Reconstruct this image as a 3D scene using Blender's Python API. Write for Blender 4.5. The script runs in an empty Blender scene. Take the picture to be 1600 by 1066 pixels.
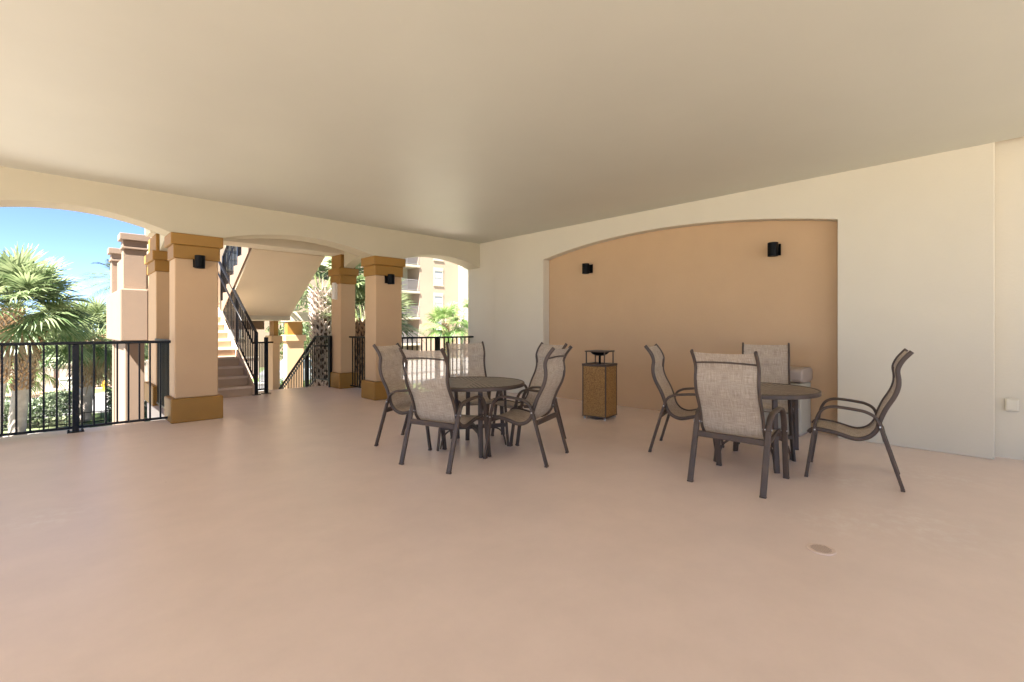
import bpy, bmesh, math, random
from mathutils import Vector, Matrix
R = math.radians
PI = math.pi
scene = bpy.context.scene
C = scene.collection

# ------------------------------------------------------------------ camera
cam_d = bpy.data.cameras.new("camera")
cam = bpy.data.objects.new("camera", cam_d)
C.objects.link(cam)
PHI = R(44.2)
cam.location = (0, 0, 1.225)
cam.rotation_euler = (R(90), 0, -PHI)
cam_d.sensor_width = 36.0
cam_d.lens = 744.7 / 1600 * 36.0
cam_d.shift_y = -19.5 / 1600
cam_d.clip_start = 0.05
cam_d.clip_end = 2000
scene.camera = cam

# ------------------------------------------------------------------ light
SUN_EL = R(58)
SUN_AZ = Vector((-0.933, -0.36, 0))
S = Vector((SUN_AZ.x * math.cos(SUN_EL), SUN_AZ.y * math.cos(SUN_EL), math.sin(SUN_EL)))
w = bpy.data.worlds.new("World")
scene.world = w
w.use_nodes = True
nt = w.node_tree
bg = nt.nodes["Background"]
sky = nt.nodes.new("ShaderNodeTexSky")
sky.sky_type = 'NISHITA'
sky.sun_disc = False
sky.sun_elevation = SUN_EL
sky.sun_rotation = math.atan2(S.x, S.y)
sky.air_density = 0.3
sky.dust_density = 0.2
sky.ozone_density = 3.0
nt.links.new(sky.outputs[0], bg.inputs[0])
bg.inputs[1].default_value = 0.065
sd = bpy.data.lights.new("sun", 'SUN')
sd.energy = 5.0
sd.angle = R(0.55)
sd.color = (1.0, 0.955, 0.90)
sun = bpy.data.objects.new("sun", sd)
C.objects.link(sun)
sun.rotation_euler = S.to_track_quat('Z', 'Y').to_euler()
sun.location = (-10, -10, 20)
scene.view_settings.view_transform = 'Standard'
scene.view_settings.look = 'None'
scene.view_settings.exposure = 2.95
scene.view_settings.gamma = 1.0
scene.render.engine = 'CYCLES'
scene.cycles.use_denoising = True
scene.cycles.max_bounces = 12
scene.cycles.diffuse_bounces = 8
scene.cycles.glossy_bounces = 4
scene.cycles.transparent_max_bounces = 16
scene.cycles.sample_clamp_indirect = 6.0

# ------------------------------------------------------------------ materials
def lin(r, g, b):
    def f(v):
        v /= 255.0
        return v / 12.92 if v <= 0.04045 else ((v + 0.055) / 1.055) ** 2.4
    return (f(r), f(g), f(b))

def mat(name, col, rough=0.6, var=0.05, vscale=3.0, bump=0.0, bscale=60.0, metallic=0.0, spec=0.5, col2=None):
    m = bpy.data.materials.new(name)
    m.use_nodes = True
    n = m.node_tree.nodes
    l = m.node_tree.links
    p = n["Principled BSDF"]
    p.inputs["Roughness"].default_value = rough
    p.inputs["Metallic"].default_value = metallic
    p.inputs["Specular IOR Level"].default_value = spec
    tc = n.new("ShaderNodeTexCoord")
    if var > 0 or col2:
        nz = n.new("ShaderNodeTexNoise")
        nz.inputs["Scale"].default_value = vscale
        nz.inputs["Detail"].default_value = 5
        nz.inputs["Roughness"].default_value = 0.6
        l.new(tc.outputs["Object"], nz.inputs["Vector"])
        mx = n.new("ShaderNodeMix")
        mx.data_type = 'RGBA'
        a = tuple(max(0, c * (1 - var)) for c in col)
        b = tuple(c * (1 + var) for c in (col2 or col))
        mx.inputs[6].default_value = (*a, 1)
        mx.inputs[7].default_value = (*b, 1)
        rm = n.new("ShaderNodeMapRange")
        rm.inputs[1].default_value = 0.3
        rm.inputs[2].default_value = 0.7
        l.new(nz.outputs["Fac"], rm.inputs[0])
        l.new(rm.outputs[0], mx.inputs[0])
        l.new(mx.outputs[2], p.inputs["Base Color"])
    else:
        p.inputs["Base Color"].default_value = (*col, 1)
    if bump > 0:
        nb = n.new("ShaderNodeTexNoise")
        nb.inputs["Scale"].default_value = bscale
        nb.inputs["Detail"].default_value = 6
        l.new(tc.outputs["Object"], nb.inputs["Vector"])
        bp = n.new("ShaderNodeBump")
        bp.inputs["Strength"].default_value = bump
        bp.inputs["Distance"].default_value = 0.01
        l.new(nb.outputs["Fac"], bp.inputs["Height"])
        l.new(bp.outputs[0], p.inputs["Normal"])
    return m

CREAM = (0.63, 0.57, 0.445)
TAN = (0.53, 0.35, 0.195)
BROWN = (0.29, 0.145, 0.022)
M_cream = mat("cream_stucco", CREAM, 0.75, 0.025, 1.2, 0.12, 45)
M_arc = mat("arcade_shaded_cream", (0.51, 0.45, 0.32), 0.75, 0.03, 1.2, 0.12, 45)  # deeper cream, darkened further for the arcade's backlit face
M_ceil = mat("ceiling_paint", (0.57, 0.565, 0.475), 0.50, 0.025, 0.9, 0.10, 2.2)
M_tan = mat("tan_stucco", TAN, 0.75, 0.035, 1.3, 0.15, 45)
M_brown = mat("ochre_trim_paint", BROWN, 0.6, 0.06, 2.0, 0.12, 45)
M_peach = mat("peach_stucco", (0.205, 0.145, 0.10), 0.8, 0.05, 1.5, 0.2, 45)
M_peach2 = mat("pale_peach_stucco", (0.29, 0.215, 0.15), 0.8, 0.04, 0.6, 0.1, 20)
M_step = mat("stair_concrete_paint", (0.48, 0.36, 0.26), 0.75, 0.05, 2.0, 0.15, 40)
M_nosing = mat("stair_nosing_highlight", (0.66, 0.54, 0.43), 0.6, 0.05, 4.0)  # colour of strips added to stand in for the bright tread tops
M_soffit = mat("stair_soffit_lit_paint", (0.70, 0.59, 0.42), 0.75, 0.03, 1.5, 0.1, 40)  # cream lightened for the bounce light reaching the soffit from below
M_brail = mat("grey_balcony_rail", (0.22, 0.20, 0.19), 0.5, 0.05, 5)
M_ivory = mat("ivory_trim", (0.36, 0.32, 0.235), 0.7, 0.03, 2.0, 0.05, 30)
M_rail = mat("black_railing_paint", (0.006, 0.0055, 0.006), 0.38, 0.15, 8.0, spec=0.25)
M_frame = mat("bronze_frame_paint", (0.080, 0.055, 0.041), 0.45, 0.08, 12.0, 0.03, 200, spec=0.3)
M_black = mat("black_fixture", (0.0025, 0.0025, 0.003), 0.5, 0.1, 20, spec=0.12)
M_steel = mat("bare_bolt_steel", (0.5, 0.48, 0.45), 0.35, 0.05, 20, metallic=0.9)
M_plastic = mat("grey_beige_plastic", (0.43, 0.40, 0.32), 0.5, 0.05, 4.0, 0.05, 80)
M_plastic2 = mat("grey_lid_plastic", (0.36, 0.29, 0.235), 0.5, 0.05, 4.0, 0.05, 80)
M_white = mat("white_plastic", (0.75, 0.72, 0.64), 0.4, 0.03, 5)
M_plate = mat("ivory_cover_plate", (0.66, 0.60, 0.46), 0.4, 0.03, 5)
M_conc = mat("pale_concrete", (0.42, 0.39, 0.35), 0.85, 0.12, 1.5, 0.2, 20)
M_deck = mat("bounce_deck_paint", (0.400, 0.380, 0.352), 0.8, 0.06, 0.8, 0.1, 20)  # paleness set for the sunlight bounced off the added deck
M_road = mat("light_asphalt", (0.16, 0.155, 0.15), 0.9, 0.12, 0.7, 0.3, 40)
M_paver = mat("pink_pavers", (0.36, 0.22, 0.16), 0.85, 0.2, 4.0, 0.2, 12)
M_paver2 = mat("sand_pavers", (0.62, 0.53, 0.43), 0.85, 0.10, 4.0, 0.2, 12)
M_soil = mat("mulch", (0.12, 0.075, 0.045), 0.95, 0.3, 5.0, 0.5, 30)
M_sand = mat("ground_soil", (0.17, 0.16, 0.09), 0.95, 0.3, 0.4, 0.3, 10, col2=(0.10, 0.14, 0.05))
M_lawn = mat("lawn_turf", (0.07, 0.12, 0.03), 0.95, 0.25, 2.0, 0.6, 60, col2=(0.12, 0.17, 0.05))
M_gwall = mat("beige_garden_wall", (0.42, 0.36, 0.29), 0.85, 0.06, 1.0, 0.15, 20)
M_yellow = mat("yellow_hydrant_paint", (0.62, 0.33, 0.03), 0.45, 0.1, 8)
M_teal = mat("teal_sign_sheet", (0.02, 0.24, 0.17), 0.4, 0.05, 8)
M_glass = mat("window_glass", (0.10, 0.12, 0.13), 0.08, 0.0, spec=0.8)
M_blind = mat("grey_window_shade", (0.30, 0.31, 0.31), 0.5, 0.05, 3)
M_car = mat("silver_car_paint", (0.42, 0.43, 0.45), 0.25, 0.02, 3, metallic=0.4)
M_tyre = mat("tyre_rubber", (0.02, 0.02, 0.02), 0.8, 0.1, 10)
M_gtrunk = mat("grey_palm_trunk", (0.38, 0.33, 0.28), 0.95, 0.2, 6.0, 0.8, 18)
M_boot = mat("palm_leaf_boots", (0.27, 0.155, 0.08), 0.9, 0.35, 9.0, 0.5, 40, col2=(0.36, 0.24, 0.14))
M_bootg = mat("weathered_palm_boots", (0.50, 0.42, 0.36), 0.9, 0.25, 9.0, 0.5, 40, col2=(0.62, 0.54, 0.47))
M_core = mat("palm_fibre", (0.10, 0.065, 0.045), 0.95, 0.3, 12.0, 0.5, 50)
M_bark = mat("tree_bark", (0.13, 0.10, 0.08), 0.95, 0.25, 8.0, 0.8, 30)

def leaf_mat(name, a, b, trans=0.35, rough=0.45, sc=2.5):
    m = bpy.data.materials.new(name)
    m.use_nodes = True
    n = m.node_tree.nodes
    l = m.node_tree.links
    out = n["Material Output"]
    p = n["Principled BSDF"]
    p.inputs["Roughness"].default_value = rough
    tc = n.new("ShaderNodeTexCoord")
    nz = n.new("ShaderNodeTexNoise")
    nz.inputs["Scale"].default_value = sc
    nz.inputs["Detail"].default_value = 3
    l.new(tc.outputs["Object"], nz.inputs["Vector"])
    rm = n.new("ShaderNodeMapRange")
    rm.inputs[1].default_value = 0.33
    rm.inputs[2].default_value = 0.67
    l.new(nz.outputs["Fac"], rm.inputs[0])
    at = n.new("ShaderNodeAttribute")
    at.attribute_name = "tone"
    ad = n.new("ShaderNodeMath")
    ad.operation = 'ADD'
    ad.use_clamp = True
    sb = n.new("ShaderNodeMath")
    sb.operation = 'MULTIPLY_ADD'
    sb.inputs[1].default_value = 0.9
    sb.inputs[2].default_value = -0.45
    l.new(at.outputs["Fac"], sb.inputs[0])
    l.new(sb.outputs[0], ad.inputs[0])
    l.new(rm.outputs[0], ad.inputs[1])
    mx = n.new("ShaderNodeMix")
    mx.data_type = 'RGBA'
    mx.inputs[6].default_value = (*a, 1)
    mx.inputs[7].default_value = (*b, 1)
    l.new(ad.outputs[0], mx.inputs[0])
    l.new(mx.outputs[2], p.inputs["Base Color"])
    tr = n.new("ShaderNodeBsdfTranslucent")
    l.new(mx.outputs[2], tr.inputs["Color"])
    ms = n.new("ShaderNodeMixShader")
    ms.inputs[0].default_value = trans
    l.new(p.outputs[0], ms.inputs[1])
    l.new(tr.outputs[0], ms.inputs[2])
    l.new(ms.outputs[0], out.inputs["Surface"])
    return m

M_frond = leaf_mat("fan_palm_leaf", (0.07, 0.12, 0.04), (0.29, 0.335, 0.17), 0.40)
M_frond2 = leaf_mat("bright_palm_leaf", (0.08, 0.16, 0.035), (0.24, 0.31, 0.11))
M_date = leaf_mat("date_palm_leaf", (0.06, 0.10, 0.05), (0.18, 0.23, 0.11))
M_hedge = leaf_mat("variegated_hedge_leaf", (0.04, 0.075, 0.03), (0.25, 0.29, 0.18), 0.25, 0.5, 6)
M_leaf = leaf_mat("tree_leaf", (0.05, 0.085, 0.03), (0.20, 0.25, 0.10), 0.3, 0.5, 1.5)
M_leafg = leaf_mat("grey_green_leaf", (0.07, 0.10, 0.07), (0.24, 0.28, 0.20), 0.3, 0.5, 1.5)
M_dead = leaf_mat("dead_palm_leaf", (0.15, 0.10, 0.05), (0.34, 0.26, 0.15), 0.3)
M_stem = mat("palm_petiole", (0.14, 0.17, 0.06), 0.5, 0.2, 4)

def floor_material():
    m = bpy.data.materials.new("painted_terrace_floor")
    m.use_nodes = True
    n = m.node_tree.nodes
    l = m.node_tree.links
    p = n["Principled BSDF"]
    tc = n.new("ShaderNodeTexCoord")
    big = n.new("ShaderNodeTexNoise")
    big.inputs["Scale"].default_value = 0.55
    big.inputs["Detail"].default_value = 4
    l.new(tc.outputs["Object"], big.inputs["Vector"])
    c1 = n.new("ShaderNodeMix")
    c1.data_type = 'RGBA'
    c1.inputs[6].default_value = (0.71, 0.58, 0.515, 1)
    c1.inputs[7].default_value = (0.755, 0.625, 0.56, 1)
    l.new(big.outputs["Fac"], c1.inputs[0])
    # worn pale scuffs: product of two noises, thresholded
    sA = n.new("ShaderNodeTexNoise")
    sA.inputs["Scale"].default_value = 1.1
    sA.inputs["Detail"].default_value = 2
    l.new(tc.outputs["Object"], sA.inputs["Vector"])
    sB = n.new("ShaderNodeTexNoise")
    sB.inputs["Scale"].default_value = 11
    sB.inputs["Detail"].default_value = 7
    sB.inputs["Roughness"].default_value = 0.7
    l.new(tc.outputs["Object"], sB.inputs["Vector"])
    rA = n.new("ShaderNodeMapRange")
    rA.inputs[1].default_value = 0.56
    rA.inputs[2].default_value = 0.72
    l.new(sA.outputs["Fac"], rA.inputs[0])
    rB = n.new("ShaderNodeMapRange")
    rB.inputs[1].default_value = 0.47
    rB.inputs[2].default_value = 0.72
    l.new(sB.outputs["Fac"], rB.inputs[0])
    mu = n.new("ShaderNodeMath")
    mu.operation = 'MULTIPLY'
    l.new(rA.outputs[0], mu.inputs[0])
    l.new(rB.outputs[0], mu.inputs[1])
    # where chairs get dragged the paint is rubbed paler
    mg = n.new("ShaderNodeMath"); mg.operation = 'MULTIPLY'; mg.inputs[1].default_value = 0.2
    l.new(mu.outputs[0], mg.inputs[0])
    acc = mg.outputs[0]
    for px, py, rad in ((3.9, 0.35, 0.55), (3.55, 0.75, 0.35), (5.3, 0.35, 0.5), (0.0, 4.3, 0.3), (4.6, 0.95, 0.4)):
        vd = n.new("ShaderNodeVectorMath"); vd.operation = 'DISTANCE'
        vd.inputs[1].default_value = (px, py, 0)
        l.new(tc.outputs["Object"], vd.inputs[0])
        rr_ = n.new("ShaderNodeMapRange")
        rr_.inputs[1].default_value = rad; rr_.inputs[2].default_value = 0.0
        l.new(vd.outputs["Value"], rr_.inputs[0])
        m_ = n.new("ShaderNodeMath"); m_.operation = 'MULTIPLY'
        l.new(rr_.outputs[0], m_.inputs[0]); l.new(rB.outputs[0], m_.inputs[1])
        a_ = n.new("ShaderNodeMath"); a_.operation = 'ADD'; a_.use_clamp = True
        l.new(acc, a_.inputs[0]); l.new(m_.outputs[0], a_.inputs[1])
        acc = a_.outputs[0]
    m2 = n.new("ShaderNodeMath")
    m2.operation = 'MULTIPLY'
    m2.inputs[1].default_value = 0.9
    l.new(acc, m2.inputs[0])
    c2 = n.new("ShaderNodeMix")
    c2.data_type = 'RGBA'
    c2.inputs[7].default_value = (0.84, 0.76, 0.70, 1)
    l.new(m2.outputs[0], c2.inputs[0])
    l.new(c1.outputs[2], c2.inputs[6])
    # small dark spots
    v = n.new("ShaderNodeTexVoronoi")
    v.inputs["Scale"].default_value = 2.0
    l.new(tc.outputs["Object"], v.inputs["Vector"])
    rv = n.new("ShaderNodeMapRange")
    rv.inputs[1].default_value = 0.012
    rv.inputs[2].default_value = 0.02
    rv.inputs[3].default_value = 0.35
    rv.inputs[4].default_value = 0.0
    l.new(v.outputs["Distance"], rv.inputs[0])
    c3 = n.new("ShaderNodeMix")
    c3.data_type = 'RGBA'
    c3.inputs[7].default_value = (0.22, 0.14, 0.11, 1)
    l.new(rv.outputs[0], c3.inputs[0])
    l.new(c2.outputs[2], c3.inputs[6])
    md = n.new("ShaderNodeTexNoise")
    md.inputs["Scale"].default_value = 2.6
    md.inputs["Detail"].default_value = 7
    md.inputs["Roughness"].default_value = 0.65
    l.new(tc.outputs["Object"], md.inputs["Vector"])
    mr = n.new("ShaderNodeMapRange")
    mr.inputs[1].default_value = 0.35; mr.inputs[2].default_value = 0.65
    mr.inputs[3].default_value = 0.945; mr.inputs[4].default_value = 1.02
    l.new(md.outputs["Fac"], mr.inputs[0])
    vm = n.new("ShaderNodeVectorMath"); vm.operation = 'SCALE'
    l.new(c3.outputs[2], vm.inputs[0]); l.new(mr.outputs[0], vm.inputs["Scale"])
    l.new(vm.outputs[0], p.inputs["Base Color"])
    rr = n.new("ShaderNodeMapRange")
    rr.inputs[3].default_value = 0.24
    rr.inputs[4].default_value = 0.40
    l.new(big.outputs["Fac"], rr.inputs[0])
    l.new(rr.outputs[0], p.inputs["Roughness"])
    p.inputs["Specular IOR Level"].default_value = 0.5
    nb = n.new("ShaderNodeTexNoise")
    nb.inputs["Scale"].default_value = 90
    nb.inputs["Detail"].default_value = 5
    l.new(tc.outputs["Object"], nb.inputs["Vector"])
    bp = n.new("ShaderNodeBump")
    bp.inputs["Strength"].default_value = 0.06
    bp.inputs["Distance"].default_value = 0.01
    l.new(nb.outputs["Fac"], bp.inputs["Height"])
    l.new(bp.outputs[0], p.inputs["Normal"])
    return m
M_floor = floor_material()

def sling_material():
    m = bpy.data.materials.new("woven_sling_fabric")
    m.use_nodes = True
    n = m.node_tree.nodes
    l = m.node_tree.links
    out = n["Material Output"]
    p = n["Principled BSDF"]
    p.inputs["Roughness"].default_value = 0.75
    uv = n.new("ShaderNodeUVMap")
    def streak(sx, sy, det):
        mp = n.new("ShaderNodeMapping")
        mp.inputs["Scale"].default_value = (sx, sy, 1)
        l.new(uv.outputs[0], mp.inputs["Vector"])
        nz = n.new("ShaderNodeTexNoise")
        nz.inputs["Scale"].default_value = 1.0
        nz.inputs["Detail"].default_value = det
        nz.inputs["Roughness"].default_value = 0.65
        l.new(mp.outputs[0], nz.inputs["Vector"])
        return nz.outputs["Fac"]
    a = streak(260, 9, 3)
    b = streak(11, 260, 3)
    c = streak(140, 140, 3)
    s1 = n.new("ShaderNodeMath"); s1.operation = 'ADD'
    l.new(a, s1.inputs[0]); l.new(b, s1.inputs[1])
    s2 = n.new("ShaderNodeMath"); s2.operation = 'MULTIPLY_ADD'
    s2.inputs[1].default_value = 0.35
    l.new(c, s2.inputs[0]); l.new(s1.outputs[0], s2.inputs[2])
    rm = n.new("ShaderNodeMapRange")
    rm.inputs[1].default_value = 0.78
    rm.inputs[2].default_value = 1.52
    l.new(s2.outputs[0], rm.inputs[0])
    mx = n.new("ShaderNodeMix")
    mx.data_type = 'RGBA'
    mx.inputs[6].default_value = (0.25, 0.185, 0.135, 1)
    mx.inputs[7].default_value = (0.74, 0.635, 0.50, 1)
    l.new(rm.outputs[0], mx.inputs[0])
    l.new(mx.outputs[2], p.inputs["Base Color"])
    tl = n.new("ShaderNodeBsdfTranslucent")
    l.new(mx.outputs[2], tl.inputs["Color"])
    m1 = n.new("ShaderNodeMixShader")
    m1.inputs[0].default_value = 0.22
    l.new(p.outputs[0], m1.inputs[1]); l.new(tl.outputs[0], m1.inputs[2])
    tp = n.new("ShaderNodeBsdfTransparent")
    m2 = n.new("ShaderNodeMixShader")
    m2.inputs[0].default_value = 0.17
    l.new(m1.outputs[0], m2.inputs[1]); l.new(tp.outputs[0], m2.inputs[2])
    l.new(m2.outputs[0], out.inputs["Surface"])
    return m
M_sling = sling_material()

def tabletop_material():
    m = bpy.data.materials.new("cast_sunburst_tabletop")
    m.use_nodes = True
    n = m.node_tree.nodes
    l = m.node_tree.links
    p = n["Principled BSDF"]
    tc = n.new("ShaderNodeTexCoord")
    sp = n.new("ShaderNodeSeparateXYZ")
    l.new(tc.outputs["Object"], sp.inputs[0])
    def M(op, a, b=None, c=None):
        x = n.new("ShaderNodeMath"); x.operation = op
        for i, v in enumerate((a, b, c)):
            if v is None: continue
            if isinstance(v, (int, float)): x.inputs[i].default_value = v
            else: l.new(v, x.inputs[i])
        return x.outputs[0]
    ang = M('ARCTAN2', sp.outputs[1], sp.outputs[0])
    r = M('SQRT', M('ADD', M('MULTIPLY', sp.outputs[0], sp.outputs[0]), M('MULTIPLY', sp.outputs[1], sp.outputs[1])))
    k = PI / 4
    sec = M('ROUND', M('DIVIDE', ang, k))
    loc = M('SUBTRACT', ang, M('MULTIPLY', sec, k))
    v = M('MULTIPLY', r, M('SINE', loc))
    st = M('ABSOLUTE', M('SUBTRACT', M('FRACT', M('ADD', M('DIVIDE', v, 0.042), 100.5)), 0.5))
    slot = M('LESS_THAN', st, 0.17)
    edge = M('GREATER_THAN', M('MULTIPLY', M('SUBTRACT', k / 2, M('ABSOLUTE', loc)), r), 0.014)
    inr = M('LESS_THAN', r, 0.475)
    outr = M('GREATER_THAN', r, 0.02)
    msk = M('MULTIPLY', M('MULTIPLY', slot, edge), M('MULTIPLY', inr, outr))
    mx = n.new("ShaderNodeMix"); mx.data_type = 'RGBA'
    mx.inputs[6].default_value = (0.21, 0.175, 0.148, 1)
    mx.inputs[7].default_value = (0.025, 0.02, 0.016, 1)
    l.new(msk, mx.inputs[0])
    l.new(mx.outputs[2], p.inputs["Base Color"])
    p.inputs["Roughness"].default_value = 0.42
    bp = n.new("ShaderNodeBump")
    bp.inputs["Strength"].default_value = 0.6
    bp.inputs["Distance"].default_value = 0.006
    bp.invert = True
    l.new(msk, bp.inputs["Height"])
    l.new(bp.outputs[0], p.inputs["Normal"])
    return m
M_ttop = tabletop_material()

def pebble_material():
    m = bpy.data.materials.new("exposed_pebble_panel")
    m.use_nodes = True
    n = m.node_tree.nodes
    l = m.node_tree.links
    p = n["Principled BSDF"]
    tc = n.new("ShaderNodeTexCoord")
    v = n.new("ShaderNodeTexVoronoi")
    v.inputs["Scale"].default_value = 95
    l.new(tc.outputs["Object"], v.inputs["Vector"])
    sx = n.new("ShaderNodeSeparateColor")
    l.new(v.outputs["Color"], sx.inputs[0])
    mx = n.new("ShaderNodeMix"); mx.data_type = 'RGBA'
    mx.inputs[6].default_value = (0.20, 0.10, 0.024, 1)
    mx.inputs[7].default_value = (0.40, 0.225, 0.07, 1)
    l.new(sx.outputs[0], mx.inputs[0])
    l.new(mx.outputs[2], p.inputs["Base Color"])
    p.inputs["Roughness"].default_value = 0.6
    bp = n.new("ShaderNodeBump")
    bp.inputs["Strength"].default_value = 0.7
    bp.inputs["Distance"].default_value = 0.006
    bp.invert = True
    l.new(v.outputs["Distance"], bp.inputs["Height"])
    l.new(bp.outputs[0], p.inputs["Normal"])
    return m
M_pebble = pebble_material()

# ------------------------------------------------------------------ mesh builder
class MB:
    def __init__(self):
        self.bm = bmesh.new()
        self.tone = None
    def v(self, p): return self.bm.verts.new(p)
    def box(self, x0, x1, y0, y1, z0, z1):
        vs = [self.v((x, y, z)) for z in (z0, z1) for y in (y0, y1) for x in (x0, x1)]
        for f in ((0, 2, 3, 1), (4, 5, 7, 6), (0, 1, 5, 4), (2, 6, 7, 3), (0, 4, 6, 2), (1, 3, 7, 5)):
            self.bm.faces.new([vs[i] for i in f])
        return self
    def obox(self, c, ax, ay, az, hx, hy, hz):
        c = Vector(c)
        vs = [self.v(c + ax * (sx * hx) + ay * (sy * hy) + az * (sz * hz)) for sz in (-1, 1) for sy in (-1, 1) for sx in (-1, 1)]
        for f in ((0, 2, 3, 1), (4, 5, 7, 6), (0, 1, 5, 4), (2, 6, 7, 3), (0, 4, 6, 2), (1, 3, 7, 5)):
            self.bm.faces.new([vs[i] for i in f])
        return self
    def bar(self, a, b, wdt, hgt, up=(0, 0, 1)):
        a = Vector(a); b = Vector(b)
        t = (b - a).normalized()
        s = t.cross(Vector(up))
        if s.length < 1e-5: s = t.cross(Vector((1, 0, 0)))
        s.normalize()
        u = s.cross(t).normalized()
        return self.obox((a + b) / 2, t, s, u, (b - a).length / 2, wdt / 2, hgt / 2)
    def prism(self, pts, axis, a, b):
        """polygon pts (2D) extruded along axis ('x': pts=(y,z), 'y': pts=(x,z), 'z': pts=(x,y))"""
        def P(p, t):
            return {'x': (t, p[0], p[1]), 'y': (p[0], t, p[1]), 'z': (p[0], p[1], t)}[axis]
        va = [self.v(P(p, a)) for p in pts]
        vb = [self.v(P(p, b)) for p in pts]
        self.bm.faces.new(va)
        self.bm.faces.new(list(reversed(vb)))
        n = len(pts)
        for i in range(n):
            self.bm.faces.new([va[i], vb[i], vb[(i + 1) % n], va[(i + 1) % n]])
        return self
    def sweep(self, pts, wl, wn, lat=None, n=8, power=3.0, caps=True, taper=None):
        """sweep a rounded-rectangle section: wl along the lateral axis, wn normal to path"""
        pts = [Vector(p) for p in pts]
        rings = []
        N = len(pts)
        pl = None
        for i, p in enumerate(pts):
            t = (pts[min(i + 1, N - 1)] - pts[max(i - 1, 0)]).normalized()
            if lat is not None: L = Vector(lat)
            else:
                if pl is None:
                    L = t.cross(Vector((0, 0, 1)))
                    if L.length < 1e-3: L = Vector((1, 0, 0))
                else: L = pl
            L = (L - t * L.dot(t)).normalized()
            pl = L
            nn = t.cross(L).normalized()
            k = taper[i] if taper else 1.0
            ring = []
            for j in range(n):
                a = 2 * PI * (j + 0.5) / n
                ca, sa = math.cos(a), math.sin(a)
                e = 2.0 / power
                u = math.copysign(abs(ca) ** e, ca) * wl / 2 * k
                q = math.copysign(abs(sa) ** e, sa) * wn / 2 * k
                ring.append(self.v(p + L * u + nn * q))
            rings.append(ring)
        for i in range(N - 1):
            for j in range(n):
                self.bm.faces.new([rings[i][j], rings[i][(j + 1) % n], rings[i + 1][(j + 1) % n], rings[i + 1][j]])
        if caps:
            self.bm.faces.new(list(reversed(rings[0])))
            self.bm.faces.new(rings[-1])
        return self
    def lathe(self, prof, n=32, c=(0, 0, 0), a0=0.0):
        rings = []
        for r, z in prof:
            if r < 1e-6:
                rings.append([self.v((c[0], c[1], c[2] + z))])
            else:
                rings.append([self.v((c[0] + r * math.cos(a0 + 2 * PI * j / n), c[1] + r * math.sin(a0 + 2 * PI * j / n), c[2] + z)) for j in range(n)])
        for A, B in zip(rings, rings[1:]):
            for j in range(n):
                a = A[j % len(A)]; b = A[(j + 1) % len(A)]; d = B[j % len(B)]; e = B[(j + 1) % len(B)]
                vs = []
                for q in (a, b, e, d):
                    if q not in vs: vs.append(q)
                if len(vs) >= 3: self.bm.faces.new(vs)
        return self
    def face(self, pts, tone=None):
        if tone is not None and self.tone is None:
            self.tone = self.bm.faces.layers.float.new("tone")
        f = self.bm.faces.new([self.v(p) for p in pts])
        if tone is not None: f[self.tone] = tone
        return f
    def build(self, name, m, parent=None, smooth=False, bevel=0.0, recalc=True, seg=2):
        if recalc: bmesh.ops.recalc_face_normals(self.bm, faces=self.bm.faces)
        if parent is not None:
            bmesh.ops.translate(self.bm, verts=self.bm.verts, vec=-WORLD.get(parent.name, Vector((0, 0, 0))))
        me = bpy.data.meshes.new(name)
        self.bm.to_mesh(me)
        self.bm.free()
        if smooth:
            for p in me.polygons: p.use_smooth = True
        me.materials.append(m)
        o = bpy.data.objects.new(name, me)
        C.objects.link(o)
        if parent is not None:
            o.parent = parent
            if parent.name in WORLD: WORLD[o.name] = WORLD[parent.name].copy()
        if bevel > 0:
            b = o.modifiers.new("bevel", 'BEVEL')
            b.width = bevel
            b.segments = seg
            b.limit_method = 'ANGLE'
            b.angle_limit = R(40)
        return o

WORLD = {}   # things whose parts are written in world coordinates: name -> origin

def tag(o, label=None, cat=None, group=None, kind=None):
    if label: o["label"] = label
    if cat: o["category"] = cat
    if group: o["group"] = group
    if kind: o["kind"] = kind
    return o

def thing(name, label, cat, loc=(0, 0, 0), rz=0.0, group=None, world=False):
    o = bpy.data.objects.new(name, None)
    o.empty_display_size = 0.1
    C.objects.link(o)
    o.location = loc
    o.rotation_euler = (0, 0, rz)
    if world: WORLD[o.name] = Vector(loc)
    return tag(o, label, cat, group)

def struct(name, mb, m, **kw):
    o = mb.build(name, m, **kw)
    o["kind"] = "structure"
    return o

def children(o): return [c for c in ALLCH.get(o.name, [])]
ALLCH = {}
def index_children():
    ALLCH.clear()
    for o in bpy.data.objects:
        if o.parent: ALLCH.setdefault(o.parent.name, []).append(o)

def copy_tree(o, parent=None):
    c = o.copy()
    C.objects.link(c)
    if parent is not None: c.parent = parent
    for ch in children(o): copy_tree(ch, c)
    return c

def catmull(pts, k=4):
    out = []
    P = [Vector(p) for p in pts]
    for i in range(len(P) - 1):
        p0 = P[max(i - 1, 0)]; p1 = P[i]; p2 = P[i + 1]; p3 = P[min(i + 2, len(P) - 1)]
        for j in range(k):
            t = j / k
            out.append(0.5 * ((2 * p1) + (p2 - p0) * t + (2 * p0 - 5 * p1 + 4 * p2 - p3) * t * t + (3 * p1 - p0 - 3 * p2 + p3) * t ** 3))
    out.append(P[-1])
    return out

def arc(x0, z0, x1, z1, rise, n=20):
    """points of a segmental arch from (x0,z0) to (x1,z1)"""
    h = (x1 - x0) / 2
    a = abs(h)
    r = (a * a + rise * rise) / (2 * rise)
    cx = (x0 + x1) / 2
    pts = []
    th = math.asin(a / r)
    for i in range(n + 1):
        q = -th + 2 * th * i / n
        x = cx + math.copysign(1, h) * r * math.sin(q)
        z = r * math.cos(q) - (r - rise) + z0 + (z1 - z0) * i / n
        pts.append((x, z))
    return pts

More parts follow.
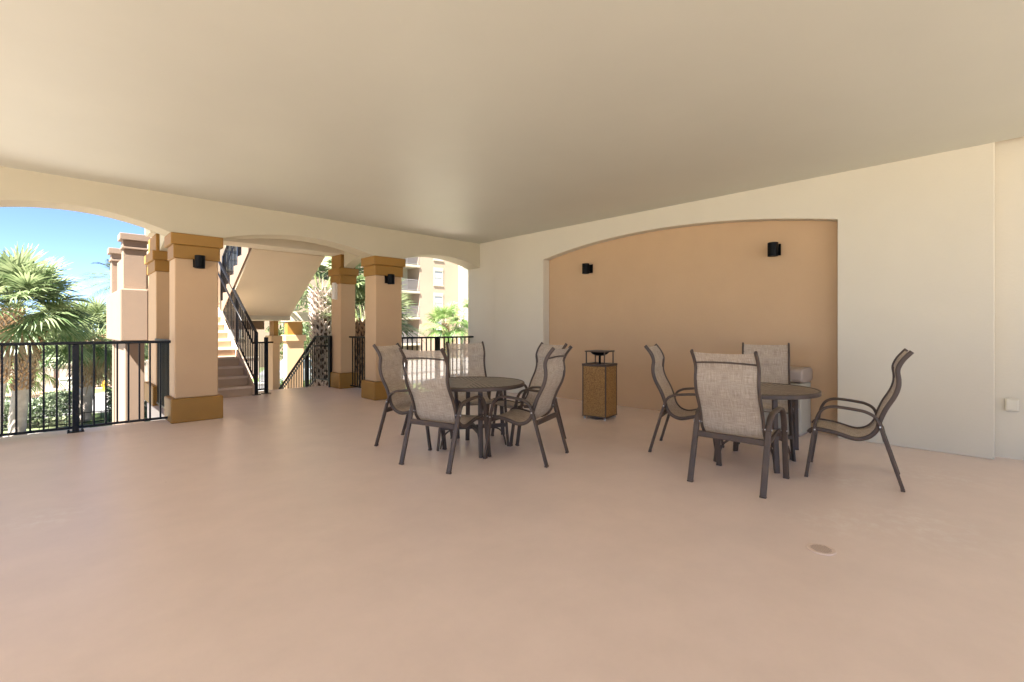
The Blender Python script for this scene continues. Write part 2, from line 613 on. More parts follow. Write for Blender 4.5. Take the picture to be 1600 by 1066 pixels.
# ------------------------------------------------------------------ setting: ground, floors, ceiling
HC = 2.963
GZ = -1.8
struct("ground", MB().box(-400, 400, -400, 400, GZ - 0.5, GZ), M_sand)
struct("terrace_floor", MB().box(-5.5, 6.70, -4.5, 7.86, -0.25, 0.0), M_floor)
struct("walkway_floor", MB().prism([(1.17, 7.86), (4.72, 7.86), (4.72, 9.86), (4.26, 9.86), (4.26, 10.16), (2.82, 10.16), (2.82, 9.86), (1.17, 9.86)], 'z', -0.25, 0.0), M_floor)
struct("terrace_foundation", MB().box(-5.4, 6.6, -4.4, 7.80, GZ, -0.25).box(1.25, 4.65, 7.80, 9.78, GZ, -0.25), M_peach)
struct("bounce_deck", MB().box(-40, -5.5, -40, 7.4, -0.30, -0.02).box(-5.5, 30, -40, -4.5, -0.30, -0.02), M_deck)  # unseen deck added around the terrace to bounce sunlight inside
struct("ceiling", MB().box(-5.5, 6.33, -4.5, 7.47, HC, 3.15), M_ceil)
struct("walkway_ceiling", MB().box(1.15, 4.72, 7.87, 9.36, HC, 3.15), M_cream)
struct("roof_slab", MB().box(-5.55, 6.75, -4.60, 7.88, 3.15, 3.34).box(-5.55, 4.75, 7.88, 9.86, 3.15, 3.34), M_cream)  # overhang left of the walkway is added out of view to block sun
# streets and planting beds in the garden beyond the arcade
struct("road", MB().box(-60, 80, 22.6, 27.2, GZ - 0.05, GZ + 0.004), M_road)
struct("kerb", MB().box(-60, 80, 27.2, 27.45, GZ - 0.1, GZ + 0.12), M_conc)
struct("pavement", MB().box(-60, 80, 27.45, 28.35, GZ - 0.1, GZ + 0.116), M_conc)
struct("paver_drive", MB().box(-8.0, -0.15, 28.35, 31.2, GZ - 0.1, GZ + 0.112), M_paver)
struct("lawn", MB().box(-0.15, 14, 28.35, 30.6, GZ - 0.1, GZ + 0.108), M_lawn)
struct("planting_bed", MB().box(-0.15, 14, 30.6, 32.4, GZ - 0.1, GZ + 0.104), M_paver)
struct("garden_path_and_bounce", MB().box(-14, 0.9, 8.0, 17.2, GZ - 0.05, GZ + 0.008).box(-6, 0.9, 18.9, 19.7, GZ - 0.05, GZ + 0.008), M_conc)  # near slab is added out of view for bounce light; far strip is path
struct("front_lawn", MB().box(0.9, 40, 10.5, 22.4, GZ - 0.05, GZ + 0.006), M_lawn)
struct("side_path_and_bounce", MB().box(1.2, 14, 7.9, 16, GZ - 0.05, GZ + 0.012), M_paver2)  # path widened past its seen part to bounce light up under stairs and arches
struct("side_drive", MB().box(12, 60, 24, 39, GZ - 0.05, GZ + 0.010), M_conc)

# ------------------------------------------------------------------ arcade wall with three arches
SPR = 2.465
aw = thing("arcade_wall", "cream arched wall carried on the square pillars between terrace and stairs", "wall", (2.5, 7.47, SPR), world=True)
poly = [(-5.5, SPR), (-1.37, SPR)]
for x0, x1, rise in ((-0.79, 1.118, 0.185), (1.705, 3.965, 0.165), (4.535, 6.325, 0.155)):
    if poly[-1] != (x0, SPR): poly.append((x0, SPR))
    poly += arc(x0, SPR, x1, SPR, rise, 24)[1:]
poly += [(6.345, SPR), (6.345, 3.15), (-5.5, 3.15)]
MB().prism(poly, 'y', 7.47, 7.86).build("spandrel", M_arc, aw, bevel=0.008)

# right hand wall with its arched recess
nw = thing("niche_wall", "long cream wall on the right holding the shallow tan arched recess", "wall", (6.4, 3.5, 0), world=True)
poly = [(0.05, 0.0), (1.285, 0.0)] + arc(1.285, 2.446, 5.71, 2.457, 0.222, 28) + [(5.71, 0.0), (7.0, 0.0), (7.0, 3.15), (0.05, 3.15)]
MB().prism(poly, 'x', 6.33, 6.495).build("wall_face", M_cream, nw, bevel=0.007)
MB().box(6.352, 6.495, 7.0, 7.86, 0.0, 3.15).build("wall_end", M_cream, nw)
MB().box(6.495, 6.70, 1.15, 5.85, 0.0, 3.15).build("recess_panel", M_tan, nw)
MB().box(6.495, 6.70, -4.5, 1.15, 0.0, 3.15).box(6.495, 6.70, 5.85, 7.86, 0.0, 3.15).build("back_wall", M_cream, nw)

# ------------------------------------------------------------------ pillars
def pillar(x0, x1, y0, y1, label, z0=0.0, upper=None, base=0.314, caps=((2.140, 2.318, 0.018), (2.318, 2.465, 0.05)), group="square pillars of the arcade", bo=0.05, m=M_tan, mb=M_brown):
    t = thing("pillar", label, "pillar", ((x0 + x1) / 2, (y0 + y1) / 2, z0), group=group, world=True)
    MB().box(x0, x1, y0, y1, base, caps[0][0] + 0.002).build("shaft", m, t, bevel=0.014)
    MB().box(x0 - bo, x1 + bo, y0 - bo, y1 + bo, z0, base).build("base", mb, t, bevel=0.016)
    c = MB()
    for a, b, o in caps:
        c.box(x0 - o, x1 + o, y0 - o, y1 + o, a, b)
    if upper: c.box(x0, x1, y0, y1, caps[-1][1], upper)
    c.build("capital", mb, t, bevel=0.010)
    return t
pillar(1.172, 1.665, 7.47, 7.86, "nearest tan pillar with ochre base and black sconce, end of the long railing")
pillar(4.012, 4.522, 7.47, 7.86, "tan pillar with a black sconce, rising behind the chairs of the left table")
pillar(1.225, 1.62, 9.39, 10.20, "outer pillar just left behind the nearest pillar, at the foot of the stairs", upper=2.74)
pillar(4.265, 4.585, 9.39, 9.84, "outer pillar with white wall lamp, beside the descending stair railing", upper=2.74)
pillar(-1.32, -0.84, 7.47, 7.86, "arcade pillar out at the left end of the long railing")

ob = thing("floor_beam", "cream beam spanning over the stairs between the two outer pillars", "beam", (2.9, 9.6, 2.74), world=True)
MB().box(1.15, 4.66, 9.36, 9.86, 2.74, 3.15).build("beam_body", M_cream, ob, bevel=0.008)
for x0, x1, lab in ((1.27, 1.57, "short arched cross beam over the walkway behind the nearest pillar"), (4.32, 4.53, "short arched cross beam from the sconce pillar to the outer pillar with lamp")):
    cb = thing("cross_beam", lab, "beam", (x0, 8.6, SPR), world=True, group="cross beams over the walkway")
    p = [(7.86, SPR)] + arc(7.86, SPR, 9.36, SPR, 0.14, 14)[1:] + [(9.36, HC), (7.86, HC)]
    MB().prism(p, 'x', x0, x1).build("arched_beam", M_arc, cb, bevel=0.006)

# ------------------------------------------------------------------ stairs
RI, TR = 0.167, 0.28
st = thing("staircase", "peach concrete staircase climbing to a landing and turning back overhead", "stairs", (2.0, 9.55, 0), world=True)
Y0 = 9.60
for i in range(10):
    y = Y0 + i * TR
    y2 = Y0 + 9 * TR if i < 9 else 13.3
    if i < 9:
        poly = [(y, i * RI - 0.02 if i else 0.0), (y, (i + 1) * RI - 0.03), (y - 0.022, (i + 1) * RI - 0.028), (y - 0.022, (i + 1) * RI), (y + TR, (i + 1) * RI), (y + TR, max(0.0, i * RI - 0.17) if i else 0.0)]
        sp_ = MB().prism(poly, 'x', 1.64, 2.68).build("step", M_step, st, bevel=0.006)
        MB().box(1.643, 2.677, y - 0.026, y + 0.025, (i + 1) * RI - 0.032, (i + 1) * RI + 0.003).build("nosing_highlight", M_nosing, sp_)
YL = Y0 + 9 * TR
MB().prism([(Y0 - 0.03, 0.0), (Y0 - 0.03, RI + 0.02), (YL, RI * 10 + 0.02), (YL, RI * 10 - 0.32), (Y0 + 0.30, 0.0)], 'x', 2.681, 2.715).build("stringer", M_step, st, bevel=0.005)
MB().box(1.20, 4.15, YL, 13.30, 1.47, 1.67).build("landing", M_soffit, st, bevel=0.008)
MB().box(1.20, 4.15, YL - 0.25, YL - 0.002, 1.42, 1.60).build("landing_beam", M_cream, st, bevel=0.006)
# upper flight returning towards the arcade
poly = []
for i in range(10):
    y = YL - i * TR
    poly += [(y, 1.67 + i * RI), (y, 1.67 + (i + 1) * RI)]
ytop = YL - 9 * TR
poly += [(9.862, 1.67 + 10 * RI - 0.001), (9.862, 2.72)]
poly += [(YL - 0.252, 2.72 - (YL - 0.252 - 9.862) * RI / TR + 0.0), (YL, 1.60)]
# drop points nearer than the beam
cl = []
for p in poly:
    cl.append((max(p[0], 9.862), p[1]))
seen = []
for p in cl:
    if not seen or (abs(p[0] - seen[-1][0]) + abs(p[1] - seen[-1][1])) > 1e-4: seen.append(p)
MB().prism(seen, 'x', 2.76, 4.14).build("upper_flight", M_soffit, st)
# painted left string following the zigzag
z = []
for i in range(9):
    y = YL - i * TR
    z += [(y, 1.67 + i * RI), (y, 1.67 + (i + 1) * RI)]
z = [p for p in z if p[0] > 9.9] + [(9.9, 3.17), (9.9, 2.74), (YL, 1.47)]
MB().prism(z, 'x', 2.725, 2.757).build("stringer", M_peach, st)

ds = thing("descending_stairs", "flight of peach steps going down to the garden under the upper stairs", "stairs", (3.5, 10.16, 0), world=True)
for i in range(1, 11):
    y = 10.16 + (i - 1) * TR
    MB().box(2.86, 4.22, y, y + TR, -i * RI - 0.2, -i * RI).build("step", M_step, ds)

# stair tower: left wall, end piers, supports of the landing
tw = thing("stair_tower_wall", "sunlit peach outer wall of the stair tower with a stepped block", "wall", (1.1, 12, GZ), world=True)
MB().box(1.02, 1.20, 11.28, 13.20, GZ, 1.0).build("wall_panel", M_peach, tw)
MB().box(0.90, 1.30, 10.78, 13.55, 1.0, 1.93).build("landing_block", M_peach, tw, bevel=0.02)
MB().box(1.05, 1.19, 11.30, 13.18, 1.93, 2.62).build("parapet", M_peach, tw)
def pier(x0, x1, y0, y1, lab):
    t = thing("tower_pier", lab, "pier", ((x0 + x1) / 2, (y0 + y1) / 2, GZ), world=True, group="capped piers of the stair tower")
    MB().box(x0 + 0.03, x1 - 0.03, y0 + 0.03, y1 - 0.03, GZ, 1.0).build("pilaster", M_peach, t, bevel=0.01)
    MB().box(x0, x1, y0, y1, 1.93, 2.66).build("shaft", M_peach, t, bevel=0.01)
    c = MB()
    c.box(x0 - 0.025, x1 + 0.025, y0 - 0.025, y1 + 0.025, 2.66, 2.70)
    c.box(x0 - 0.005, x1 + 0.005, y0 - 0.005, y1 + 0.005, 2.70, 2.82)
    c.box(x0 - 0.05, x1 + 0.05, y0 - 0.05, y1 + 0.05, 2.82, 2.94)
    c.build("cap", M_peach, t, bevel=0.008)
pier(0.96, 1.30, 11.0, 11.28, "taller looking capped peach pier just left of the outer pillar")
pier(0.96, 1.30, 13.20, 13.48, "capped peach pier farther back at the far end of the tower wall")
MB().box(1.45, 4.0, 13.30, 13.48, 1.2, 2.62).build("back_parapet", M_peach, tw)
for x0, x1, y0, y1, lab in ((4.10, 4.27, 12.95, 13.35, "low tan pillar under the landing, left of the street gap"),
                            (4.90, 5.38, 14.3, 14.6, "low tan pillar under the landing, right of the street gap")):
    t = thing("support_pillar", lab, "pillar", ((x0 + x1) / 2, (y0 + y1) / 2, GZ), world=True, group="low pillars below the stairs")
    MB().box(x0, x1, y0, y1, GZ, 0.86).build("shaft", M_tan, t, bevel=0.012)
    MB().box(x0 - 0.05, x1 + 0.05, y0 - 0.05, y1 + 0.05, 0.86, 1.04).build("capital", M_tan, t, bevel=0.01)
    MB().box(x0 + 0.03, x1 - 0.03, y0 + 0.03, y1 - 0.03, 1.04, 1.42).build("neck", M_brown, t)
lb = thing("lower_beam", "cream beam resting on the low pillars beneath the stair landing", "beam", (4.3, 13.4, 1.42), world=True)
MB().box(2.9, 5.4, 13.0, 13.32, 1.42, 1.66).box(4.9, 5.3, 13.32, 14.8, 1.42, 1.66).build("beam_body", M_cream, lb, bevel=0.008)

# ------------------------------------------------------------------ railings
def railing(name, label, p0, p1, posts=(), h=1.07, sp=0.107, zb=0.055, plates=True, group="black metal railings"):
    """straight level railing from p0 to p1 on the floor"""
    a = Vector((*p0, 0)); b = Vector((*p1, 0))
    L = (b - a).length
    d = (b - a) / L
    ang = math.atan2(d.y, d.x)
    t = thing(name, label, "railing", tuple(a), ang, group)
    MB().sweep([(0, 0, h - 0.018), (L, 0, h - 0.018)], 0.058, 0.036, (0, 1, 0), 8, 4).build("top_rail", M_rail, t, smooth=False)
    MB().box(0, L, -0.014, 0.014, zb - 0.014, zb + 0.014).build("bottom_rail", M_rail, t)
    n = int(round(L / sp))
    for i in range(1, n):
        x = L * i / n
        if any(abs(x - q) < 0.05 for q in posts): continue
        MB().box(x - 0.0095, x + 0.0095, -0.0095, 0.0095, zb + 0.014, h - 0.036).build("baluster", M_rail, t)
    for q in posts:
        po = MB().box(q - 0.03, q + 0.03, -0.03, 0.03, 0.012, h - 0.036).build("post", M_rail, t, bevel=0.003)
        if plates:
            MB().box(q - 0.075, q + 0.075, -0.06, 0.06, 0.0, 0.012).build("base_plate", M_rail, po)
            for sx in (-1, 1):
                for sy in (-1, 1):
                    MB().lathe([(0, 0.030), (0.010, 0.028), (0.011, 0.012)], 8, (q + sx * 0.06, sy * 0.045, 0)).build("bolt", M_rail, po)
    return t
railing("railing", "long black railing across the left arch in front of the palms", (-0.80, 7.655), (1.155, 7.655), posts=(1.03,))
railing("railing", "black railing seen end on between the nearest pillar and the outer pillar", (1.235, 7.90), (1.235, 9.37))
railing("railing", "short black railing between the sconce pillar and the pillar with the lamp", (4.46, 7.89), (4.46, 9.37))
railing("railing", "black railing across the right arch behind the left table chairs", (4.57, 7.70), (6.345, 7.70), posts=(0.9,))

def sloped(label, x, ys, pts, posts, handrail=None, name="stair_railing"):
    """railing in the plane x=const following pts [(y, z_floor)], height .93 measured to the top rail"""
    t = thing(name, label, "railing", (x, pts[0][0], pts[0][1]), world=True, group="stair railings")
    H = 1.02
    top = [(x, y, z + H) for y, z in pts]
    bot = [(x, y, z + 0.10) for y, z in pts]
    def smooth_join(P): return P
    MB().sweep(top, 0.055, 0.036, (1, 0, 0), 8, 4).build("top_rail", M_rail, t)
    MB().sweep(bot, 0.028, 0.028, (1, 0, 0), 4, 8).build("bottom_rail", M_rail, t)
    if handrail:
        MB().sweep([(x + handrail, y, z + H - 0.20) for y, z in pts], 0.036, 0.036, (1, 0, 0), 8, 2).build("handrail", M_rail, t, smooth=True)
    def zat(y):
        for (ya, za), (yb, zb) in zip(pts, pts[1:]):
            if min(ya, yb) - 1e-6 <= y <= max(ya, yb) + 1e-6:
                return za + (zb - za) * (y - ya) / (yb - ya)
        return pts[-1][1]
    y0, y1 = pts[0][0], pts[-1][0]
    n = int(abs(y1 - y0) / 0.105)
    for i in range(1, n):
        y = y0 + (y1 - y0) * i / n
        z = zat(y)
        MB().box(x - 0.0095, x + 0.0095, y - 0.0095, y + 0.0095, z + 0.10, z + H - 0.01).build("baluster", M_rail, t)
    for y, dz in posts:
        z = zat(y)
        MB().box(x - 0.03, x + 0.03, y - 0.03, y + 0.03, z - dz, z + H + 0.005).build("post", M_rail, t, bevel=0.003)
    return t
SL = RI / TR
sloped("black railing climbing beside the peach steps behind the nearest pillar", 2.745, None,
       [(9.60, 0.13), (YL + 0.1, 0.13 + SL * (YL + 0.1 - 9.60))], [(9.60, 0.13), (10.86, 0.12), (12.0, 0.12)], handrail=-0.05)
sloped("black railing on the upper stair flight against the sky", 2.80, None,
       [(YL, 1.80), (9.95, 1.80 + SL * (YL - 9.95))], [(YL - 0.02, 0.13), (10.9, 0.12)], handrail=0.05)
sloped("black railing dropping down the garden stairs beside the big palm trunk", 4.225, None,
       [(9.80, 0.04), (10.55, 0.03), (12.85, 0.03 - SL * 2.30)], [(9.80, 0.04), (11.05, 0.3), (12.8, 0.3)], handrail=-0.06)
pg = thing("railing", "narrow black baluster panel between the two newel posts at the stair foot", "railing", (2.775, 9.635, 0), world=True, group="black metal railings")
MB().bar((2.69, 9.60, 0.965), (3.06, 9.66, 0.965), 0.03, 0.03).build("top_rail", M_rail, pg)
MB().bar((2.775, 9.62, 0.09), (2.94, 9.65, 0.09), 0.028, 0.028).build("bottom_rail", M_rail, pg)
for q in (0.2, 0.4, 0.6, 0.8):
    x = 2.775 + 0.165 * q; y = 9.62 + 0.03 * q
    MB().box(x - 0.008, x + 0.008, y - 0.008, y + 0.008, 0.10, 0.955).build("baluster", M_rail, pg)
MB().box(2.91, 2.97, 9.64, 9.70, 0.012, 1.06).build("post", M_rail, pg, bevel=0.003)
for x, y in ((2.745, 9.60), (2.94, 9.67)):
    MB().box(x - 0.07, x + 0.07, y - 0.06, y + 0.06, 0.0, 0.012).build("base_plate", M_rail, pg)

# ------------------------------------------------------------------ wall lamps and small fittings
def sconce(loc, rz, lab):
    t = thing("wall_sconce", lab, "wall lamp", loc, rz, "black cylinder sconces")
    # local: +x away from the wall
    MB().lathe([(0, -0.078), (0.043, -0.078), (0.047, -0.084), (0.059, -0.084), (0.059, 0.084), (0.047, 0.084), (0.043, 0.078), (0, 0.078)], 28, (0.125, 0, 0)).build("shade", M_black, t, smooth=False, bevel=0.003)
    MB().box(0.0, 0.075, -0.032, 0.032, -0.045, 0.062).build("bracket", M_black, t, bevel=0.004)
    MB().box(0.0, 0.012, -0.055, 0.055, -0.065, 0.078).build("wall_plate", M_black, t, bevel=0.003)
sconce((6.494, 4.80, 2.215), PI, "black cylinder sconce on the tan recess, the left one above the ash bin")
sconce((6.494, 1.96, 2.195), PI, "black cylinder sconce on the tan recess, above the right table")
sconce((1.425, 7.469, 2.10), -PI / 2, "black cylinder sconce on the nearest pillar by the staircase")
sconce((4.235, 7.469, 2.075), -PI / 2, "black cylinder sconce on the pillar behind the left table")
wl = thing("wall_lamp", "white rounded wall lamp on the side of the outer pillar by the palm", "wall lamp", (4.264, 9.60, 2.0), PI)
MB().sweep([(0.04, 0, -0.165), (0.04, 0, 0.165)], 0.11, 0.075, (0, 1, 0), 16, 3).build("diffuser", M_white, wl)
MB().box(0.0, 0.012, -0.06, 0.06, -0.175, 0.175).build("back_plate", M_white, wl)
ob_ = thing("outlet_cover", "small ivory outlet cover low on the wall at the far right", "outlet cover", (6.494, -0.065, 0.51), PI)
MB().box(0.0, 0.03, -0.045, 0.045, -0.06, 0.055).build("cover_box", M_plate, ob_, bevel=0.006)
MB().box(0.030, 0.036, -0.036, 0.036, -0.045, 0.045).build("flap", M_plate, ob_, bevel=0.003)
MB().sweep([(0.02, -0.02, 0.058), (0.02, 0.02, 0.058)], 0.012, 0.012, (1, 0, 0), 8, 2).build("hinge", M_plate, ob_)

dr = thing("floor_drain", "round slotted drain cover painted over in the terrace floor", "drain", (3.07, 0.70, 0.0))
M_drain2 = mat("drain_slot", (0.36, 0.275, 0.23), 0.8, 0.05, 30)
M_drain = mat("painted_drain", (0.68, 0.54, 0.455), 0.5, 0.05, 30)
MB().lathe([(0.0, 0.0045), (0.060, 0.0045), (0.064, 0.006), (0.070, 0.004), (0.071, 0.0005)], 40).build("grate", M_drain, dr)
for k in range(-3, 4):
    yy = k * 0.014
    hw = math.sqrt(0.05 ** 2 - yy ** 2)
    MB().box(yy - 0.003, yy + 0.003, -hw, hw, 0.0046, 0.0058).build("slot", M_drain2, dr)
dr.rotation_euler = (0, 0, -PHI + R(10))

# ------------------------------------------------------------------ chairs
SLING = [(.606, .362), (.584, .388), (.545, .397), (.431, .384), (.322, .355), (.262, .353), (.202, .379), (.157, .435), (.135, .511), (.099, .606), (.049, .702), (.025, .776), (.022, .838), (.028, .910), (.0, .980), (-.055, 1.052)]
ARM = [(.131, .456), (.164, .535), (.218, .571), (.278, .584), (.401, .596), (.465, .590), (.512, .562), (.543, .505), (.560, .435)]
def make_chair():
    t = thing("sling_chair", "x", "chair", group="high-back sling chairs round the two tables")
    path = catmull([(k, 0, z) for k, z in SLING], 4)
    arm = catmull([(k, 0, z) for k, z in ARM], 4)
    for s in (1, -1):
        y = s * 0.268
        MB().sweep([(0, y, 0.012), (.066, y, .235), (.131, y, .456)], 0.044, 0.026, (0, 1, 0), 8, 4).build("leg", M_frame, t)
        MB().sweep([(.560, y, .435), (.590, y, .22), (.620, y, .012)], 0.044, 0.026, (0, 1, 0), 8, 4).build("leg", M_frame, t)
        for k in (0.0, 0.62):
            MB().box(k - 0.0135, k + 0.0135, y - 0.0225, y + 0.0225, 0.0, 0.013).build("foot_cap", M_frame, t, bevel=0.003)
        MB().sweep([(p.x, y, p.z) for p in arm], 0.044, 0.024, (0, 1, 0), 10, 3).build("armrest", M_frame, t, smooth=True)
        MB().sweep([(p.x, s * 0.234, p.z) for p in path], 0.022, 0.034, (0, 1, 0), 8, 3).build("side_rail", M_frame, t, smooth=True)
        b = MB()
        b.bar((.136, s * 0.225, .47), (.136, s * 0.296, .47), 0.011, 0.011)
        b.bar((.560, s * 0.225, .40), (.560, s * 0.296, .40), 0.011, 0.011)
        b.build("bolt", M_steel, t)
    MB().box(.095, .119, -.247, .247, .352, .398).build("seat_bar", M_frame, t, bevel=0.004)
    MB().box(.548, .572, -.247, .247, .350, .384).build("seat_bar", M_frame, t, bevel=0.004)
    cb = [(.012 - .021 * (1 - (y / .2261) ** 2) ** .4, y, .955 + .010 * (1 - (y / .23) ** 2)) for y in [-.226 + .0452 * i for i in range(11)]]
    MB().sweep(cb, 0.014, 0.014, (1, 0, 0), 8, 2).build("back_bar", M_frame, t, smooth=True)
    # fabric: a grid stretched between the two side rails, with a little sag
    N = len(path)
    lo = min(range(N), key=lambda i: path[i].z + (0 if i > 6 else 9))
    lens = [0]
    for i in range(1, N): lens.append(lens[-1] + (path[i] - path[i - 1]).length)
    def cloth(i0, i1, name):
        bm = bmesh.new()
        uvl = bm.loops.layers.uv.new("UVMap")
        nc = 10
        grid = []
        for i in range(i0, i1 + 1):
            tt = (path[min(i + 1, N - 1)] - path[max(i - 1, 0)]).normalized()
            nn = Vector((tt.z, 0, -tt.x))      # towards the underside/back
            if nn.z > 0: nn = -nn
            row = []
            for j in range(nc + 1):
                s = -1 + 2 * j / nc
                sag = 0.012 * (1 - s * s) - 0.004
                p = path[i] + nn * sag
                row.append((bm.verts.new((p.x, s * 0.232, p.z)), (s * 0.232 + .3, lens[i])))
            grid.append(row)
        for a, b in zip(grid, grid[1:]):
            for j in range(nc):
                q = [a[j], a[j + 1], b[j + 1], b[j]]
                f = bm.faces.new([v for v, _ in q])
                f.smooth = True
                for lp, (_, u) in zip(f.loops, q): lp[uvl].uv = u
        me = bpy.data.meshes.new(name)
        bm.to_mesh(me); bm.free()
        me.materials.append(M_sling)
        o = bpy.data.objects.new(name, me)
        C.objects.link(o); o.parent = t
    cloth(1, lo, "seat")
    cloth(lo, N - 2, "backrest")
    return t
chair = make_chair()
index_children()
CH = [
    (2.350, 3.514, 15.4, "brown sling chair with its back to us at the front left of the left table"),
    (2.691, 4.687, -61.3, "sling chair on the far left of the left table, in front of the sconce pillar"),
    (3.758, 4.695, -113.0, "sling chair facing us behind the left table, railing showing through its back"),
    (4.178, 3.660, 167.3, "sling chair mostly hidden behind another chair at the right of the left table"),
    (3.409, 2.897, 109.5, "sling chair turned sideways at the front right of the left table"),
    (3.693, 1.473, 2.3, "sling chair with its broad back to us in front of the right table"),
    (4.546, 2.521, -73.0, "sling chair left of the right table, side on, right of the ash bin"),
    (5.918, 1.900, -161.5, "sling chair behind the right table, only its upper back visible, before the grey bin"),
    (4.870, 0.566, 99.9, "sling chair in full side view at the far right before the cream wall"),
]
for i, (x, y, a, lab) in enumerate(CH):
    o = chair if i == 0 else copy_tree(chair)
    o.location = (x, y, 0)
    o.rotation_euler = (0, 0, R(a))
    o["label"] = lab

# ------------------------------------------------------------------ tables
def make_table():
    t = thing("patio_table", "x", "table", group="round bronze patio tables")
    MB().lathe([(0, .678), (.498, .678), (.502, .676)], 72).build("tabletop", M_ttop, t, smooth=False)
    MB().lathe([(.498, .6765), (.505, .683), (.515, .682), (.520, .675), (.520, .648), (.514, .644), (.500, .644), (.498, .655), (.0, .655)], 72).build("rim", M_frame, t, smooth=False)
    for q in range(4):
        a = q * PI / 2
        ca, sa = math.cos(a), math.sin(a)
        P = lambda r, z: (r * ca, r * sa, z)
        lat = (-sa, ca, 0)
        MB().sweep([P(.325, .655), P(.335, .40), P(.350, .16), P(.366, 0.0)], 0.046, 0.024, lat, 8, 4).build("leg", M_frame, t)
        MB().sweep(catmull([P(.17, .205), P(.245, .195), (P(.300, .150)), P(.325, .085), P(.338, .015)], 4), 0.026, 0.016, lat, 8, 3).build("brace", M_frame, t, smooth=True)
    MB().box(-.340, .340, -.02, .02, .205, .240).build("stretcher", M_frame, t, bevel=0.003)
    s = MB().box(-.02, .02, -.340, -.0205, .205, .240).box(-.02, .02, .0205, .340, .205, .240).build("stretcher", M_frame, t, bevel=0.003)
    MB().bar((-.33, 0, .643), (.33, 0, .643), .03, .02).build("top_bearer", M_frame, t)
    MB().bar((0, -.33, .6425), (0, -.016, .6425), .03, .02).bar((0, .016, .6425), (0, .33, .6425), .03, .02).build("top_bearer", M_frame, t)
    return t
table = make_table()
index_children()
for i, (x, y, a, lab) in enumerate([(3.118, 3.767, 61.3, "round bronze slatted patio table on the left with five chairs"),
                                    (4.673, 1.593, 46.7, "round bronze slatted patio table on the right with four chairs")]):
    o = table if i == 0 else copy_tree(table)
    o.location = (x, y, 0)
    o.rotation_euler = (0, 0, R(a))
    o["label"] = lab

# ------------------------------------------------------------------ bins
ab = thing("ash_bin", "square brown pebble panel litter bin with an open hood, standing between the tables", "litter bin", (5.445, 3.865, 0), R(9))
hw = 0.172
for sx, sy in ((1, 0), (-1, 0), (0, 1), (0, -1)):
    ax = Vector((sx, sy, 0)); ay = Vector((-sy, sx, 0))
    MB().obox(ax * (hw - 0.006) + Vector((0, 0, 0.375)), ax, ay, Vector((0, 0, 1)), 0.006, hw - 0.012, 0.335).build("pebble_panel", M_pebble, ab)
for sx in (1, -1):
    for sy in (1, -1):
        MB().box(*sorted((sx * (hw - 0.012), sx * (hw + 0.004))), *sorted((sy * (hw - 0.012), sy * (hw + 0.004))), 0.03, 0.715).build("corner_trim", M_frame, ab, bevel=0.002)
        MB().lathe([(0, 0), (0.018, 0), (0.018, 0.02), (0.012, 0.032), (0, 0.032)], 14, (sx * (hw - 0.02), sy * (hw - 0.02), 0)).build("foot", M_steel, ab)
        MB().box(*sorted((sx * 0.128, sx * 0.142)), *sorted((sy * 0.128, sy * 0.142)), 0.745, 0.905).build("hood_post", M_frame, ab)
MB().box(-hw - .006, hw + .006, -hw - .006, hw + .006, 0.03, 0.045).build("bottom_frame", M_frame, ab)
rim = MB()
for s in (1, -1):
    rim.box(-hw - .008, hw + .008, *sorted((s * 0.115, s * (hw + .008))), 0.715, 0.747)
    rim.box(*sorted((s * 0.115, s * (hw + .008))), -0.1149, 0.1149, 0.715, 0.746)
rim.build("top_frame", M_steel if False else M_frame, ab, bevel=0.003)
MB().box(-.152, .152, -.152, .152, 0.905, 0.922).build("hood_plate", M_frame, ab, bevel=0.003)
MB().lathe([(0, .850), (.05, .852), (.10, .872), (.128, .900), (.128, .905), (0, .905)], 28).build("ash_bowl", M_black, ab, smooth=False)
MB().lathe([(.016, .70), (.016, .853)], 12).build("stem", M_black, ab)

gb = thing("waste_bin", "grey beige plastic waste bin with a rounded lid against the tan recess", "waste bin", (6.265, 1.79, 0), PI)
MB().prism([(-.205, -.215), (.205, -.215), (.205, .215), (-.205, .215)], 'z', 0.02, 0.60).build("body", M_plastic, gb, bevel=0.02, seg=3)
MB().box(-.19, .19, -.20, .20, 0.0, 0.02).build("foot_rim", M_plastic2, gb)
MB().sweep([(0, -.232, 0.69), (0, -.218, 0.69), (0, .218, 0.69), (0, .232, .69)], 0.43, 0.165, (1, 0, 0), 20, 5, taper=[0.93, 1, 1, 0.93]).build("lid", M_plastic2, gb, bevel=0.006)
MB().box(.205, .212, -.12, .12, .625, .72).build("push_flap", M_plastic, gb, bevel=0.003)

